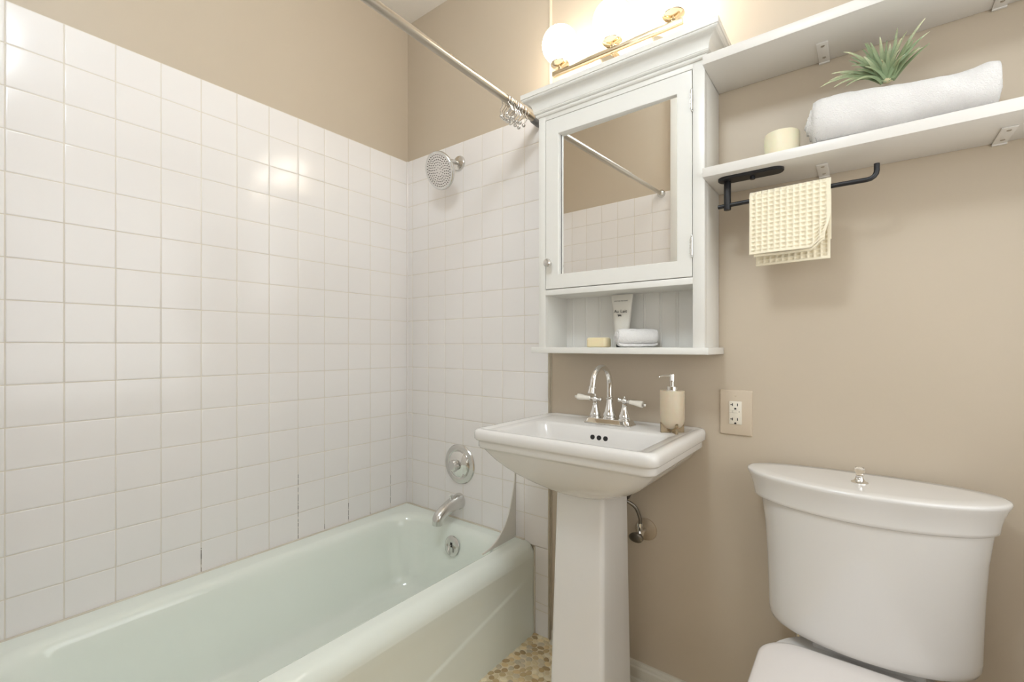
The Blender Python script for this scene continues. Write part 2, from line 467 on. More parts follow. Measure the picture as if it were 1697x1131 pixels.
def apron(u, v):
    y = y0+(y1-y0)*u; z = 0.296*v
    line = 0.231+0.205*y          # slanting pressed crease
    x = XO-0.004*math.sin(PI*v)
    x += -0.003*sm(-0.004, 0.006, z-line)*sm(0.296, 0.22, z)*sm(-0.005, -0.10, y)
    return Vector((x, y, z))
grid(bm, apron, 110, 60)
obj('apron', bm, M['tub'], tub, angle=70, recalc=False)
# overflow plate with trip lever
t = thing('overflow_plate', (0.388, -0.088, 0.268), 'round satin overflow plate with trip lever inside the tub below the spout', 'overflow plate')
nrm = Vector((0.0, -1.0, 0.18)); Mx = axisM((0.388, -0.083, 0.268), nrm)
bm = BM(); lathe(bm, [(0, 0), (0.040, 0), (0.041, 0.003), (0.037, 0.006), (0.02, 0.008), (0, 0.008)], Mx, 36); obj('plate', bm, M['satin'], t)
bm = BM(); tube(bm, [Mx @ Vector(p) for p in ((0, 0.004, 0.006), (0, 0.0, 0.018), (0.004, -0.014, 0.024), (0.008, -0.030, 0.020))], [0.004, 0.005, 0.006, 0.0045], 10); obj('lever', bm, M['satin'], t)
for s in (-1, 1):
    bm = BM(); lathe(bm, [(0, 0.006), (0.005, 0.006), (0.005, 0.009), (0, 0.010)], Mx @ Matrix.Translation((s*0.022, 0.0, 0)), 14); obj('screw', bm, M['nickel'], t)
bm = BM(); add_box(bm, -0.006, 0.006, -0.004, 0.014, 0.0078, 0.0086); bmesh.ops.transform(bm, matrix=Mx, verts=bm.verts); obj('slot', bm, M['dark'], t)

# splash guard
bm = BM()
edge = catmull([(0.655, -0.002, 0.600), (0.655, -0.006, 0.565), (0.655, -0.018, 0.517), (0.655, -0.040, 0.455), (0.655, -0.068, 0.410), (0.655, -0.11, 0.372), (0.655, -0.155, 0.353), (0.655, -0.198, 0.347)], 5)
prof = [Vector((0, 0.0, 0.600))] + [Vector((0, e.y, e.z)) for e in edge] + [Vector((0, 0.0, 0.347))]
loft(bm, [[Vector((x, p.y-0.0005, p.z)) for p in prof] for x in (0.651, 0.657)])
bm2 = BM(); tube(bm2, [Vector((0.654, e.y, e.z)) for e in edge], 0.0032, 8)
g_ = obj('splash_guard', bm, M['guard'], None, smooth=False)
tag(g_, 'white curved plastic splash guard standing on the tub rim against the tile', 'splash guard')
o = obj('rolled_edge', bm2, M['guard'], g_)
# (the guard's parts share its origin)

# ---------------------------------------------------------------- shower fittings
t = thing('overhead_shower', (0.35, -0.002, 1.892), 'round white-faced shower head on a short satin arm high on the tile wall', 'shower head')
bm = BM(); lathe(bm, [(0, 0), (0.033, 0), (0.033, 0.004), (0.030, 0.010), (0.018, 0.016), (0.012, 0.018), (0, 0.018)], axisM((0.35, -0.0, 1.892), (0, -1, 0)), 32); obj('flange', bm, M['satin'], t)
hc = Vector((0.35, -0.118, 1.826)); hn = Vector((0.0, -math.cos(math.radians(22)), -math.sin(math.radians(22))))
Mh = axisM(hc, hn)
bm = BM(); tube(bm, catmull([(0.35, 0.0, 1.892), (0.35, -0.045, 1.888), (0.35, -0.075, 1.868), tuple(hc-hn*0.03)], 6), 0.0095, 14); obj('arm', bm, M['satin'], t)
bm = BM(); lathe(bm, [(0, -0.032), (0.012, -0.032), (0.014, -0.02), (0.020, -0.016), (0.060, -0.012), (0.074, -0.008), (0.0765, -0.003), (0.0765, 0.004), (0.074, 0.0065)], Mh, 48); obj('housing', bm, M['satin'], t)
bm = BM(); lathe(bm, [(0, 0.0055), (0.066, 0.0055), (0.070, 0.0075), (0.074, 0.0070), (0.0745, 0.004)], Mh, 48); obj('face_plate', bm, mat('white shower face', srgb(216, 214, 210), 0.3), t)
bm = BM()
for r, n, sz in ((0.012, 6, .0019), (0.023, 13, .0022), (0.033, 20, .0024), (0.043, 26, .0025), (0.053, 32, .0026), (0.062, 36, 0.0026)):
    for k in range(n):
        a = 2*PI*k/n+r*40
        lathe(bm, [(0, 0.0090), (sz*.6, 0.0088), (sz, 0.0050)], Mh @ Matrix.Translation((r*math.cos(a), r*math.sin(a), 0)), 8)
obj('nozzles', bm, mat('grey nozzle rubber', srgb(95, 92, 88), 0.6), t)

t = thing('shower_valve', (0.353, 0.0, 0.586), 'round chrome shower valve plate with a knob on the tile wall above the spout', 'shower valve')
Mv = axisM((0.353, 0.0, 0.586), (0, -1, 0))
bm = BM(); lathe(bm, [(0, 0), (0.086, 0), (0.086, 0.003), (0.082, 0.007), (0.064, 0.009), (0.059, 0.006), (0, 0.006)], Mv, 56); obj('escutcheon', bm, M['satin'], t)
bm = BM(); lathe(bm, [(0.058, 0.005), (0.056, 0.012), (0.046, 0.019), (0.034, 0.021), (0.028, 0.024), (0.0, 0.024)], Mv, 48); obj('dome', bm, M['chrome'], t)
bm = BM()
rings = []
for h, r, am in ((0.022, 0.017, 0), (0.028, 0.017, 0), (0.030, 0.024, 0.0015), (0.046, 0.024, 0.0015), (0.050, 0.021, 0), (0.052, 0.016, 0), (0.0515, 0.012, 0)):
    rings.append([Mv @ Vector(((r+am*math.cos(10*2*PI*i/60))*math.cos(2*PI*i/60), (r+am*math.cos(10*2*PI*i/60))*math.sin(2*PI*i/60), h)) for i in range(60)])
loft(bm, rings); obj('knob', bm, M['satin'], t)

t = thing('tub_spout', (0.352, 0.0, 0.425), 'chrome tub spout with pull-up diverter just above the tub rim', 'tub spout')
bm = BM()
rings = []
for y, zc, rx, rz_ in ((0.0055, 0.426, 0.031, 0.035), (-0.008, 0.426, 0.031, 0.035), (-0.014, 0.427, 0.029, 0.032), (-0.035, 0.425, 0.028, 0.031), (-0.060, 0.419, 0.027, 0.030), (-0.085, 0.411, 0.026, 0.028), (-0.105, 0.4035, 0.0255, 0.0265)):
    rings.append([Vector((0.352+rx*math.cos(a), y, zc+rz_*math.sin(a))) for a in [2*PI*i/28 for i in range(28)]])
for y, z, rx, ry, tilt in ((-0.122, 0.395, 0.0235, 0.0235, 35), (-0.131, 0.383, 0.023, 0.022, 62), (-0.134, 0.372, 0.0225, 0.020, 84), (-0.134, 0.362, 0.0225, 0.0195, 88)):
    c = Vector((0.352, y, z)); ct, st_ = math.cos(math.radians(tilt)), math.sin(math.radians(tilt))
    rings.append([c+Vector((rx*math.cos(a), -ry*math.sin(a)*st_, ry*math.sin(a)*ct)) for a in [2*PI*i/28 for i in range(28)]])
loft(bm, rings); obj('spout_body', bm, M['satin'], t, angle=50)
bm = BM(); lathe(bm, [(0, 0), (0.0035, 0), (0.0035, 0.014), (0.008, 0.015), (0.009, 0.019), (0.006, 0.022), (0, 0.022)], Matrix.Translation((0.352, -0.055, 0.446)), 16); obj('diverter_knob', bm, M['chrome'], t)

# ---------------------------------------------------------------- shower rod and curtain rings
RX = 0.77
def rz(y): return 1.944 - 0.0202*y
t = thing('shower_rod', (RX, 0.0, 1.944), 'brushed nickel tension shower rod crossing above the tub', 'shower rod')
bm = BM(); tube(bm, [(RX, -0.045, rz(-0.045)), (RX, -0.75, rz(-0.75)), (RX, -1.02, rz(-1.02))], 0.0127, 20); obj('outer_tube', bm, M['nickel'], t)
bm = BM(); tube(bm, [(RX, -1.0, rz(-1.0)), (RX, -1.40, rz(-1.40))], 0.0105, 20); obj('inner_tube', bm, M['nickel'], t)
bm = BM(); lathe(bm, [(0, 0), (0.0165, 0), (0.0175, 0.004), (0.016, 0.042), (0.013, 0.05), (0, 0.05)], axisM((RX, -0.0005, rz(0)), (0, -1, 0.02)), 24); obj('rubber_foot', bm, M['rubber'], t)
bm = BM(); lathe(bm, [(0, 0), (0.022, 0), (0.022, 0.012), (0.018, 0.020), (0.012, 0.03), (0, 0.03)], axisM((RX, FY+0.0055, rz(FY)), (0, 1, -0.02)), 24); obj('rubber_foot', bm, M['satin'], t)
bm = BM(); lathe(bm, [(0.0127, 0), (0.0145, 0.001), (0.0145, 0.016), (0.0127, 0.017)], axisM((RX, -0.075, rz(-0.075)), (0, -1, 0.02)), 24); obj('collar', bm, M['nickel'], t)

def ring_proto():
    r = thing('curtain_ring', (RX, -0.2, rz(-0.2)), 'x', 'curtain ring', 'bare curtain rings bunched at the wall end of the shower rod')
    z0 = 0.0
    pts = []
    for k in range(15):
        a = math.radians(-50+280*k/14)
        pts.append(Vector((0.0165*math.cos(a), 0, z0+0.0165*math.sin(a))))
    left = pts[-1]; right = pts[0]
    path = [Vector((0.004, 0, -0.048)), Vector((0.022, 0, -0.032))] + pts + [Vector((-0.024, 0, -0.030)), Vector((-0.018, 0, -0.050))]
    wp = [p+Vector(r.location) for p in path]
    bm = BM(); tube(bm, wp, 0.0015, 8); obj('wire', bm, M['satin'], r)
    for p in (path[0], path[-1]):
        bm = BM(); sphere(bm, p+Vector(r.location)+Vector((0, 0, -0.003)), 0.0066, 14, 9); obj('ball', bm, M['satin'], r)
    return r
proto = ring_proto()
ring_labels = ['foremost of the wire curtain rings, nearest the camera end of the cluster, on the rod', 'second wire curtain ring from the camera end of the cluster on the rod',
 'third wire curtain ring from the camera end of the cluster', 'fourth wire curtain ring from the camera end of the cluster', 'fifth wire curtain ring from the camera end of the cluster',
 'sixth wire curtain ring from the camera end of the cluster', 'seventh wire curtain ring from the camera end of the cluster', 'eighth wire curtain ring from the camera end of the cluster',
 'ninth wire curtain ring from the camera end of the cluster', 'last wire curtain ring, closest to the wall end of the rod']
ys = [-0.208, -0.193, -0.184, -0.176, -0.167, -0.159, -0.148, -0.140, -0.130, -0.112]
for i, y in enumerate(ys):
    if i == 0: r = proto
    else:
        r = proto.copy(); C.objects.link(r)
        for ch in list(proto.children):
            c = ch.copy(); C.objects.link(c); c.parent = r
    r.location = (RX, y, rz(y)-0.0022)
    r.rotation_euler = (random.uniform(-.08, .08), random.uniform(-.05, .30), random.uniform(-.12, .12))
    r['label'] = ring_labels[i]

# ---------------------------------------------------------------- wall cabinet
cx0, cx1, YF = 0.866, 1.405, -0.149
cab = thing('wall_cabinet', (1.1355, 0.0, 1.075), 'white mirrored wall cabinet with crown moulding and an open niche above the sink', 'cabinet')
bm = BM()
R = 0.0012
add_box(bm, cx0, cx0+0.018, YF+0.019, 0.005, 1.094, 1.90, r=R)                 # sides
add_box(bm, cx1-0.018, cx1, YF+0.019, 0.005, 1.094, 1.90, r=R)
add_box(bm, cx0, 0.893, YF, YF+0.02, 1.094, 1.90, r=R)                    # stiles
add_box(bm, 1.3735, cx1, YF, YF+0.02, 1.094, 1.90, r=R)
add_box(bm, 0.8925, 1.374, YF, YF+0.02, 1.8585, 1.90, r=R)                # rails
add_box(bm, 0.8925, 1.374, YF, YF+0.02, 1.269, 1.2875, r=R)
add_box(bm, 0.880, 1.39, YF+0.018, -0.001, 1.269, 1.2875, r=0)            # niche ceiling
add_box(bm, 0.880, 1.39, YF+0.018, -0.001, 1.88, 1.90, r=0)
add_box(bm, 0.884, 0.8935, YF+0.018, -0.009, 1.094, 1.27, r=0)              # niche inner cheeks
add_box(bm, 1.3735, 1.388, YF+0.018, -0.009, 1.094, 1.27, r=0)
obj('body', bm, M['cab'], cab)
# beadboard back
bm = BM(); xs = []
x = 0.884
pts = [(0.884, -0.009)]
bx = 0.919
while bx < 1.385:
    pts += [(bx-0.0050, -0.009), (bx-0.0040, -0.0079), (bx-0.0030, -0.009), (bx, -0.0100), (bx+0.0030, -0.009), (bx+0.0040, -0.0079), (bx+0.0050, -0.009)]
    bx += 0.0527
pts.append((1.388, -0.009))
loft(bm, [[Vector((x, y, z)) for x, y in pts] for z in (1.094, 1.27)], closed=False, cap0=False, cap1=False)
obj('beadboard_back', bm, M['cab'], cab, smooth=False)
box('backing', (0.884, 1.388, -0.002, 0.004, 1.094, 1.88), M['cab'], cab, r=0)
# ledge
box('ledge', (cx0-0.018, cx1+0.014, -0.169, 0.004, 1.0755, 1.0945), M['cab'], cab, r=0.0015)
# crown
bm = BM()
prof = [(0.0, 1.874), (0.004, 1.874), (0.007, 1.877), (0.008, 1.881), (0.006, 1.8845), (0.010, 1.885), (0.013, 1.888), (0.012, 1.8915)]
for k in range(9):
    a = k/8
    prof.append((0.0135+0.0225*(1-math.cos(a*PI/2)), 1.892+0.031*math.sin(a*PI/2)))
prof += [(0.0365, 1.9235), (0.040, 1.925), (0.0425, 1.928), (0.042, 1.931), (0.045, 1.932), (0.045, 1.947), (0.0, 1.947)]
loft(bm, [[Vector((cx0-o_, 0.0045, z)) for o_, z in prof], [Vector((cx0-o_, YF-o_, z)) for o_, z in prof],
          [Vector((cx1+o_, YF-o_, z)) for o_, z in prof], [Vector((cx1+o_, 0.0045, z)) for o_, z in prof]], closed=True)
add_box(bm, cx0, cx1, YF, 0.0045, 1.90, 1.9468)
obj('crown_moulding', bm, M['cab'], cab, angle=22)
# door
dx0, dx1, dz0, dz1 = 0.8945, 1.372, 1.2895, 1.8568
mx0, mx1, mz0, mz1 = 0.944, 1.331, 1.3365, 1.803
dm = D.materials.new('x'); D.materials.remove(dm)
bm = BM()
yd0, yd1 = YF-0.0005, YF+0.018
def frame(bm, o4, i4, yb, yf, lip):
    (a, b, c, d), (e, f, g, h) = o4, i4
    O = [(a, c), (b, c), (b, d), (a, d)]; I = [(e, g), (f, g), (f, h), (e, h)]; s = 0.0012
    O2 = [(a+s, c+s), (b-s, c+s), (b-s, d-s), (a+s, d-s)]; I2 = [(e-s, g-s), (f+s, g-s), (f+s, h+s), (e-s, h+s)]
    loft(bm, [[Vector((x, y, z)) for x, z in q] for q, y in ((O, yb), (O, yf+s), (O2, yf), (I2, yf), (I, yf+s), (I, yf+lip), (I, yb), (O, yb))], cap0=False, cap1=False)
frame(bm, (dx0, dx1, dz0, dz1), (mx0, mx1, mz0, mz1), yd1, yd0, 0.010)
door = obj('door', bm, M['cab'], cab, angle=25)
# mirror glass, set a touch out of square in its rebate
al = math.radians(-1.2)
mc = Vector(((mx0+mx1)/2, YF+0.0135, (mz0+mz1)/2)); hw = (mx1-mx0)/2+0.0; hh = (mz1-mz0)/2
bm = BM()
q = Matrix.Translation(mc) @ Matrix.Rotation(al, 4, 'Z')
b2 = BM(); add_box(b2, -hw+0.003, hw-0.0005, -0.0012, 0.0015, -hh, hh, r=0)
merge(bm, b2, 0, q)
obj('mirror', bm, M['mirror'], door, smooth=False)
bm = BM(); add_box(bm, dx0+0.002, dx1-0.002, YF+0.020, YF+0.0225, dz0+0.002, dz1-0.002); obj('door_back', bm, M['dark'], door, smooth=False)
bm = BM(); lathe(bm, [(0, 0), (0.005, 0), (0.005, 0.010), (0.010, 0.015), (0.0135, 0.021), (0.0135, 0.026), (0.010, 0.030), (0, 0.0315)], axisM((0.9145, YF, 1.374), (0, -1, 0)), 24); obj('knob', bm, M['satin'], door)
for zc in (1.772, 1.372):
    bm = BM(); tube(bm, [(1.3722, YF-0.003, zc-0.026), (1.3722, YF-0.003, zc+0.026)], 0.0033, 12)
    for e in (-1, 1): sphere(bm, (1.3722, YF-0.003, zc+e*0.029), 0.0030, 10, 6)
    for k in (-0.015, 0.0, 0.015): add_box(bm, 1.3665, 1.3715, YF-0.0015, YF, zc+k-0.006, zc+k+0.006)
    obj('hinge', bm, M['satin'], door)

# ---------------------------------------------------------------- vanity light
LY = -0.10; LZ = 2.036
van = thing('vanity_light', (1.113, 0.0, 2.0), 'polished nickel three-globe vanity light glowing above the mirrored cabinet', 'vanity light')
bm = BM()
cap_ = []
b2 = BM(); loft(b2, [rrect(-0.15, 0.15, -0.055, 0.055, 0.054, h, 10, 6) for h in (0, 0.012)]+[rrect(-0.145, 0.145, -0.05, 0.05, 0.049, 0.018, 10, 6)])
merge(bm, b2, 0, Matrix.Translation((1.113, 0.006, 2.035)) @ Matrix.Rotation(PI/2, 4, 'X')); obj('backplate', bm, M['gold'], van)
bm = BM(); tube(bm, [(1.113, 0.0, LZ), (1.113, LY, LZ)], 0.010, 16); obj('arm', bm, M['gold'], van)
bm = BM(); add_box(bm, 0.893, 1.333, LY-0.0075, LY+0.0075, LZ-0.0075, LZ+0.0075, r=0.001); obj('bar', bm, M['gold'], van)
for gx in (0.920, 1.113, 1.306):
    bm = BM(); lathe(bm, [(0, 0.006), (0.006, 0.006), (0.006, 0.018), (0.026, 0.022), (0.031, 0.026), (0.031, 0.030), (0.024, 0.036), (0, 0.036)], Matrix.Translation((gx, LY, LZ)), 32)
    cup = obj('cup', bm, M['gold'], van)
    bm = BM(); sphere(bm, (gx, LY, LZ+0.036+0.058), 0.0605, 40, 24); obj('globe', bm, M['globe'], cup)

# ---------------------------------------------------------------- shelves on the right
sh = {}
for nm, z0, z1, lab in (('lower', 1.546, 1.571, 'white floating shelf holding the towel and candle, lower of the two'), ('upper', 1.845, 1.870, 'upper white floating shelf, empty, cut by the top of the picture')):
    o = box('wall_shelf', (1.4055, XR-0.001, -0.1735, 0.005, z0, z1), M['shelf'], None, r=0.0012)
    tag(o, lab, 'shelf', 'white floating shelves'); sh[nm] = o
bl = {(0, 0): 'white metal bracket under the lower shelf, just right of the cream hanging cloth', (0, 1): 'white metal bracket under the lower shelf, below the right end of the rolled towel',
      (1, 0): 'white metal bracket under the upper shelf, left of the air plant', (1, 1): 'white metal bracket under the upper shelf at the top edge of the picture'}
for zi, (zz, par) in enumerate(((1.546, sh['lower']), (1.845, sh['upper']))):
    for k, bx in enumerate((1.664, 1.982)):
        t = thing('shelf_bracket', (bx, 0.005, zz-0.08), bl[(zi, k)], 'shelf bracket', 'white shelf brackets')
        bm = BM(); add_box(bm, bx-0.012, bx+0.012, -0.093, 0.005, zz-0.0035, zz-0.0002, r=0.0008)
        add_box(bm, bx-0.012, bx+0.012, -0.0005, 0.0058, zz-0.006, zz-0.0005, r=0.0008)
        obj('plate', bm, M['shelf'], t)
        for yy in (-0.078, -0.022):
            bm = BM(); lathe(bm, [(0, 0.0015), (0.003, 0.0012), (0.0042, 0.0)], axisM((bx+0.001, yy, zz-0.0035), (0, 0, -1)), 12)
            obj('screw', bm, M['nickel'], t)

# black towel holder under the lower shelf
t = thing('towel_holder', (1.51, -0.125, 1.546), 'matte black under-shelf towel bar with an oval mounting plate', 'towel holder')
bm = BM(); loft(bm, [rrect(1.434, 1.588, -0.147, -0.103, 0.0219, z, 10, 6) for z in (1.546, 1.540)]+[rrect(1.436, 1.586, -0.145, -0.105, 0.0199, 1.538, 10, 6)]); obj('mounting_plate', bm, M['black'], t)
bm = BM(); lathe(bm, [(0, 0), (0.0085, 0), (0.0088, 0.002), (0.0088, 0.078), (0.008, 0.080)][::-1][:4]+[(0.0, 0.0)], Matrix.Translation((1.456, -0.122, 1.4625)), 24); obj('post', bm, M['black'], t)
bm = BM(); lathe(bm, [(0, 0), (0.006, 0.0), (0.006, 0.008), (0, 0.008)], Matrix.Translation((1.517, -0.125, 1.531)), 16); obj('set_screw', bm, M['black'], t)
BZ = 1.476
bm = BM(); tube(bm, [(1.433, -0.122, BZ-0.002), (1.50, -0.122, BZ), (1.60, -0.122, BZ+0.002), (1.70, -0.122, BZ+0.003), (1.752, -0.122, BZ+0.003)]+[(1.752+0.017*math.sin(a), -0.122, BZ+0.003+0.017*(1-math.cos(a))) for a in (0.4, 0.8, 1.2, 1.57)]+[(1.769, -0.122, 1.512)], 0.0055, 14); obj('bar', bm, M['black'], t)

# cream waffle cloth over the bar
def cloth():
    CX0, CX1 = 1.512, 1.684
    cell = 0.0143
    wt = thing('waffle_cloth', (1.6, -0.122, 1.31), 'cream waffle-weave cloth folded over the black towel bar', 'cloth')
    layers = [ # front length, x0 offset, x1 offset, distance, back
        ('outer_fold', 0.0, 0.0, 0.150, 0.0095, 0.145), ('inner_fold', 0.010, 0.0045, 0.156, 0.0068, 0.160)]
    def make(x0, x1, lf, off, lb, name, seed, flare):
        bm = BM()
        arc = PI*off
        total = lf+arc+lb
        nu = int((x1-x0)/0.0014); nv = int(total/0.0014)
        th = 0.0022
        def surf(u, v, side):
            x = x0+(x1-x0)*u; s = v*total
            if s < lf:   # front, from hem up
                d = lf-s; y = -off; z = -d; n = Vector((0, -1, 0))
                y -= 0.004*sm(0.3, 1, d/lf)*(0.5+0.8*math.sin(u*5+seed))
            elif s < lf+arc:
                a = (s-lf)/off; y = -off*math.cos(a); z = off*math.sin(a); n = Vector((0, -math.cos(a), math.sin(a)))
            else:
                d = s-lf-arc; y = off; z = -d; n = Vector((0, 1, 0))
                y += 0.003*sm(0.2, 1, d/lb)*(1+math.sin(u*4+seed))
            zz = z
            cz = BZ+0.0025
            wob = 0.0
            if s < lf:
                k = sm(0.45, 1, (lf-s)/lf)
                x += -flare*k*u
                # corner of the hem turned up
                z += 0.020*sm(0.80, 1.0, u)*k
                y -= 0.004*sm(0.75, 1, u)*k
            # waffle relief
            hx = abs(math.sin(PI*(x-1.5)/0.0136)); hz = abs(math.sin(PI*(s+seed*0.003)/0.0108))
            rel = -0.0044*sm(0.1, 0.95, hx)*sm(0.05, 0.9, hz)
            edge = min(u, 1-u)*(x1-x0); e2 = min(s, total-s)
            if min(edge, e2) < 0.006: rel *= 0.1
            z = z - 0.03*(0)*u + 0.003*(x-1.5)/0.17
            return Vector((x, -0.122+y, cz+z)) + n*((0.0026+(rel if s < lf+arc else 0)) if side > 0 else (-0.0030-(rel if s >= lf+arc else 0)))
        V1 = [[bm.verts.new(surf(i/nu, j/nv, 1)) for j in range(nv+1)] for i in range(nu+1)]
        V2 = [[bm.verts.new(surf(i/nu, j/nv, -1)) for j in range(nv+1)] for i in range(nu+1)]
        for i in range(nu):
            for j in range(nv):
                bm.faces.new((V1[i][j], V1[i+1][j], V1[i+1][j+1], V1[i][j+1]))
                bm.faces.new((V2[i][j], V2[i][j+1], V2[i+1][j+1], V2[i+1][j]))
        for i in range(nu):
            for j, q in ((0, 0), (nv, 1)):
                f = (V1[i][j], V2[i][j], V2[i+1][j], V1[i+1][j]); bm.faces.new(f if q == 0 else f[::-1])
        for j in range(nv):
            for i, q in ((0, 0), (nu, 1)):
                f = (V1[i][j], V1[i][j+1], V2[i][j+1], V2[i][j]); bm.faces.new(f if q == 0 else f[::-1])
        obj(name, bm, M['waffle'], wt, angle=180)
    make(CX0, CX1, 0.146, 0.0155, 0.125, 'front_fold', 0, 0.012)
    make(CX0+0.010, CX1-0.002, 0.152, 0.0095, 0.172, 'back_fold', 2.0, 0.010)
cloth()

# candle
bm = BM()
cxx, cyy = 1.578, -0.085
lathe(bm, [(0, 1.5715), (0.036, 1.5715), (0.0395, 1.5735), (0.0400, 1.578), (0.0400, 1.640), (0.0385, 1.6445), (0.035, 1.646), (0.030, 1.643), (0, 1.641)], Matrix.Translation((cxx, cyy, 0)), 48)
cn = obj('pillar_candle', bm, M['wax'], None); tag(cn, 'short ivory pillar candle on the lower shelf beside the cabinet', 'candle')
bm = BM(); tube(bm, [(cxx, cyy, 1.640), (cxx+0.001, cyy, 1.650)], 0.0012, 8)
wk = obj('wick', bm, M['ink'], None)
wk.parent = cn; wk.location = wk.location-cn.location

# rolled bath towel on the shelf
def towel_roll(name, x0, x1, yc, zc, ry, rz_, mat_, turns, th, label, cat, seed, flat=0.0, n_x=40, ell=2.4, sag=None, tele=0.008):
    """folded terry slab rolled about the x axis: spiral cross-section swept along x"""
    bm = BM(); steps = int(turns*56)
    def rad(a, k):   # a: angle, k: fraction from outside in
        c, s = math.cos(a), math.sin(a)
        r = (abs(c/ry)**ell+abs(s/rz_)**ell)**(-1/ell)
        return r*(1-k)
    prof = []
    a0 = math.radians(-125)
    outer = []; inner = []
    R0 = min(ry, rz_); kt = th/R0
    for i in range(steps+1):
        a = a0+2*PI*i/56; k = kt*(i/56)*1.02
        if k > 0.9: break
        r = rad(a, k); c, s = math.cos(a), math.sin(a)
        outer.append((r*c, r*s))
        ri = rad(a, min(0.97, k+kt*0.86)); inner.append((ri*c, ri*s))
    prof = outer+inner[::-1]
    rings = []
    for j in range(n_x+1):
        u = j/n_x; x = x0+(x1-x0)*u
        e = min(u, 1-u)*(x1-x0)
        rnd_ = 1-0.10*(1-sm(0, 0.012, e))
        ring = []
        for i, (py, pz) in enumerate(prof):
            nz = noise.noise(Vector((x*14+seed, py*16, pz*16)))
            nz2 = noise.noise(Vector((x*50+seed, py*45, pz*45)))
            g = rnd_*(1+0.09*nz+0.035*nz2)
            xx = x+(0.005*noise.noise(Vector((i*0.05, seed, u))) if (j == 0 or j == n_x) else 0)
            dz = sag(u) if sag else 0
            kk = math.hypot(py/ry, pz/rz_)
            xx += -tele*(1-kk)*(1-sm(0, 0.10, u))*1.0 + tele*0.5*(1-kk)*sm(0.92, 1, u)
            z = zc+pz*g+dz*(pz/rz_*0.5+0.5)
            ring.append(Vector((xx, yc+py*g, max(z, zc-rz_))))
        rings.append(ring)
    loft(bm, rings)
    bmesh.ops.triangulate(bm, faces=[f for f in bm.faces if len(f.verts) > 4])
    o = obj(name, bm, mat_, None, angle=75)
    tag(o, label, cat); return o
tw = towel_roll('bath_towel', 1.652, 1.960, -0.083, 1.6355, 0.079, 0.063, M['terry'], 3.4, 0.015, 'large rolled white bath towel on the lower shelf under the air plant', 'towel', 1.3, ell=2.3, sag=lambda u: 0.016-0.030*sm(0, .85, u)+0.010*sm(.8, .97, u), tele=0.024)
ht = towel_roll('hand_towel', 1.126, 1.246, -0.112, 1.1265, 0.034, 0.0312, M['terry'], 2.7, 0.0095, 'small rolled white hand towel in the cabinet niche in front of the tube', 'towel', 5.1, ell=2.1, n_x=30, tele=0.010)
ht.rotation_euler.z = math.radians(43); ht.location.x = 1.185; ht.location.y = -0.087

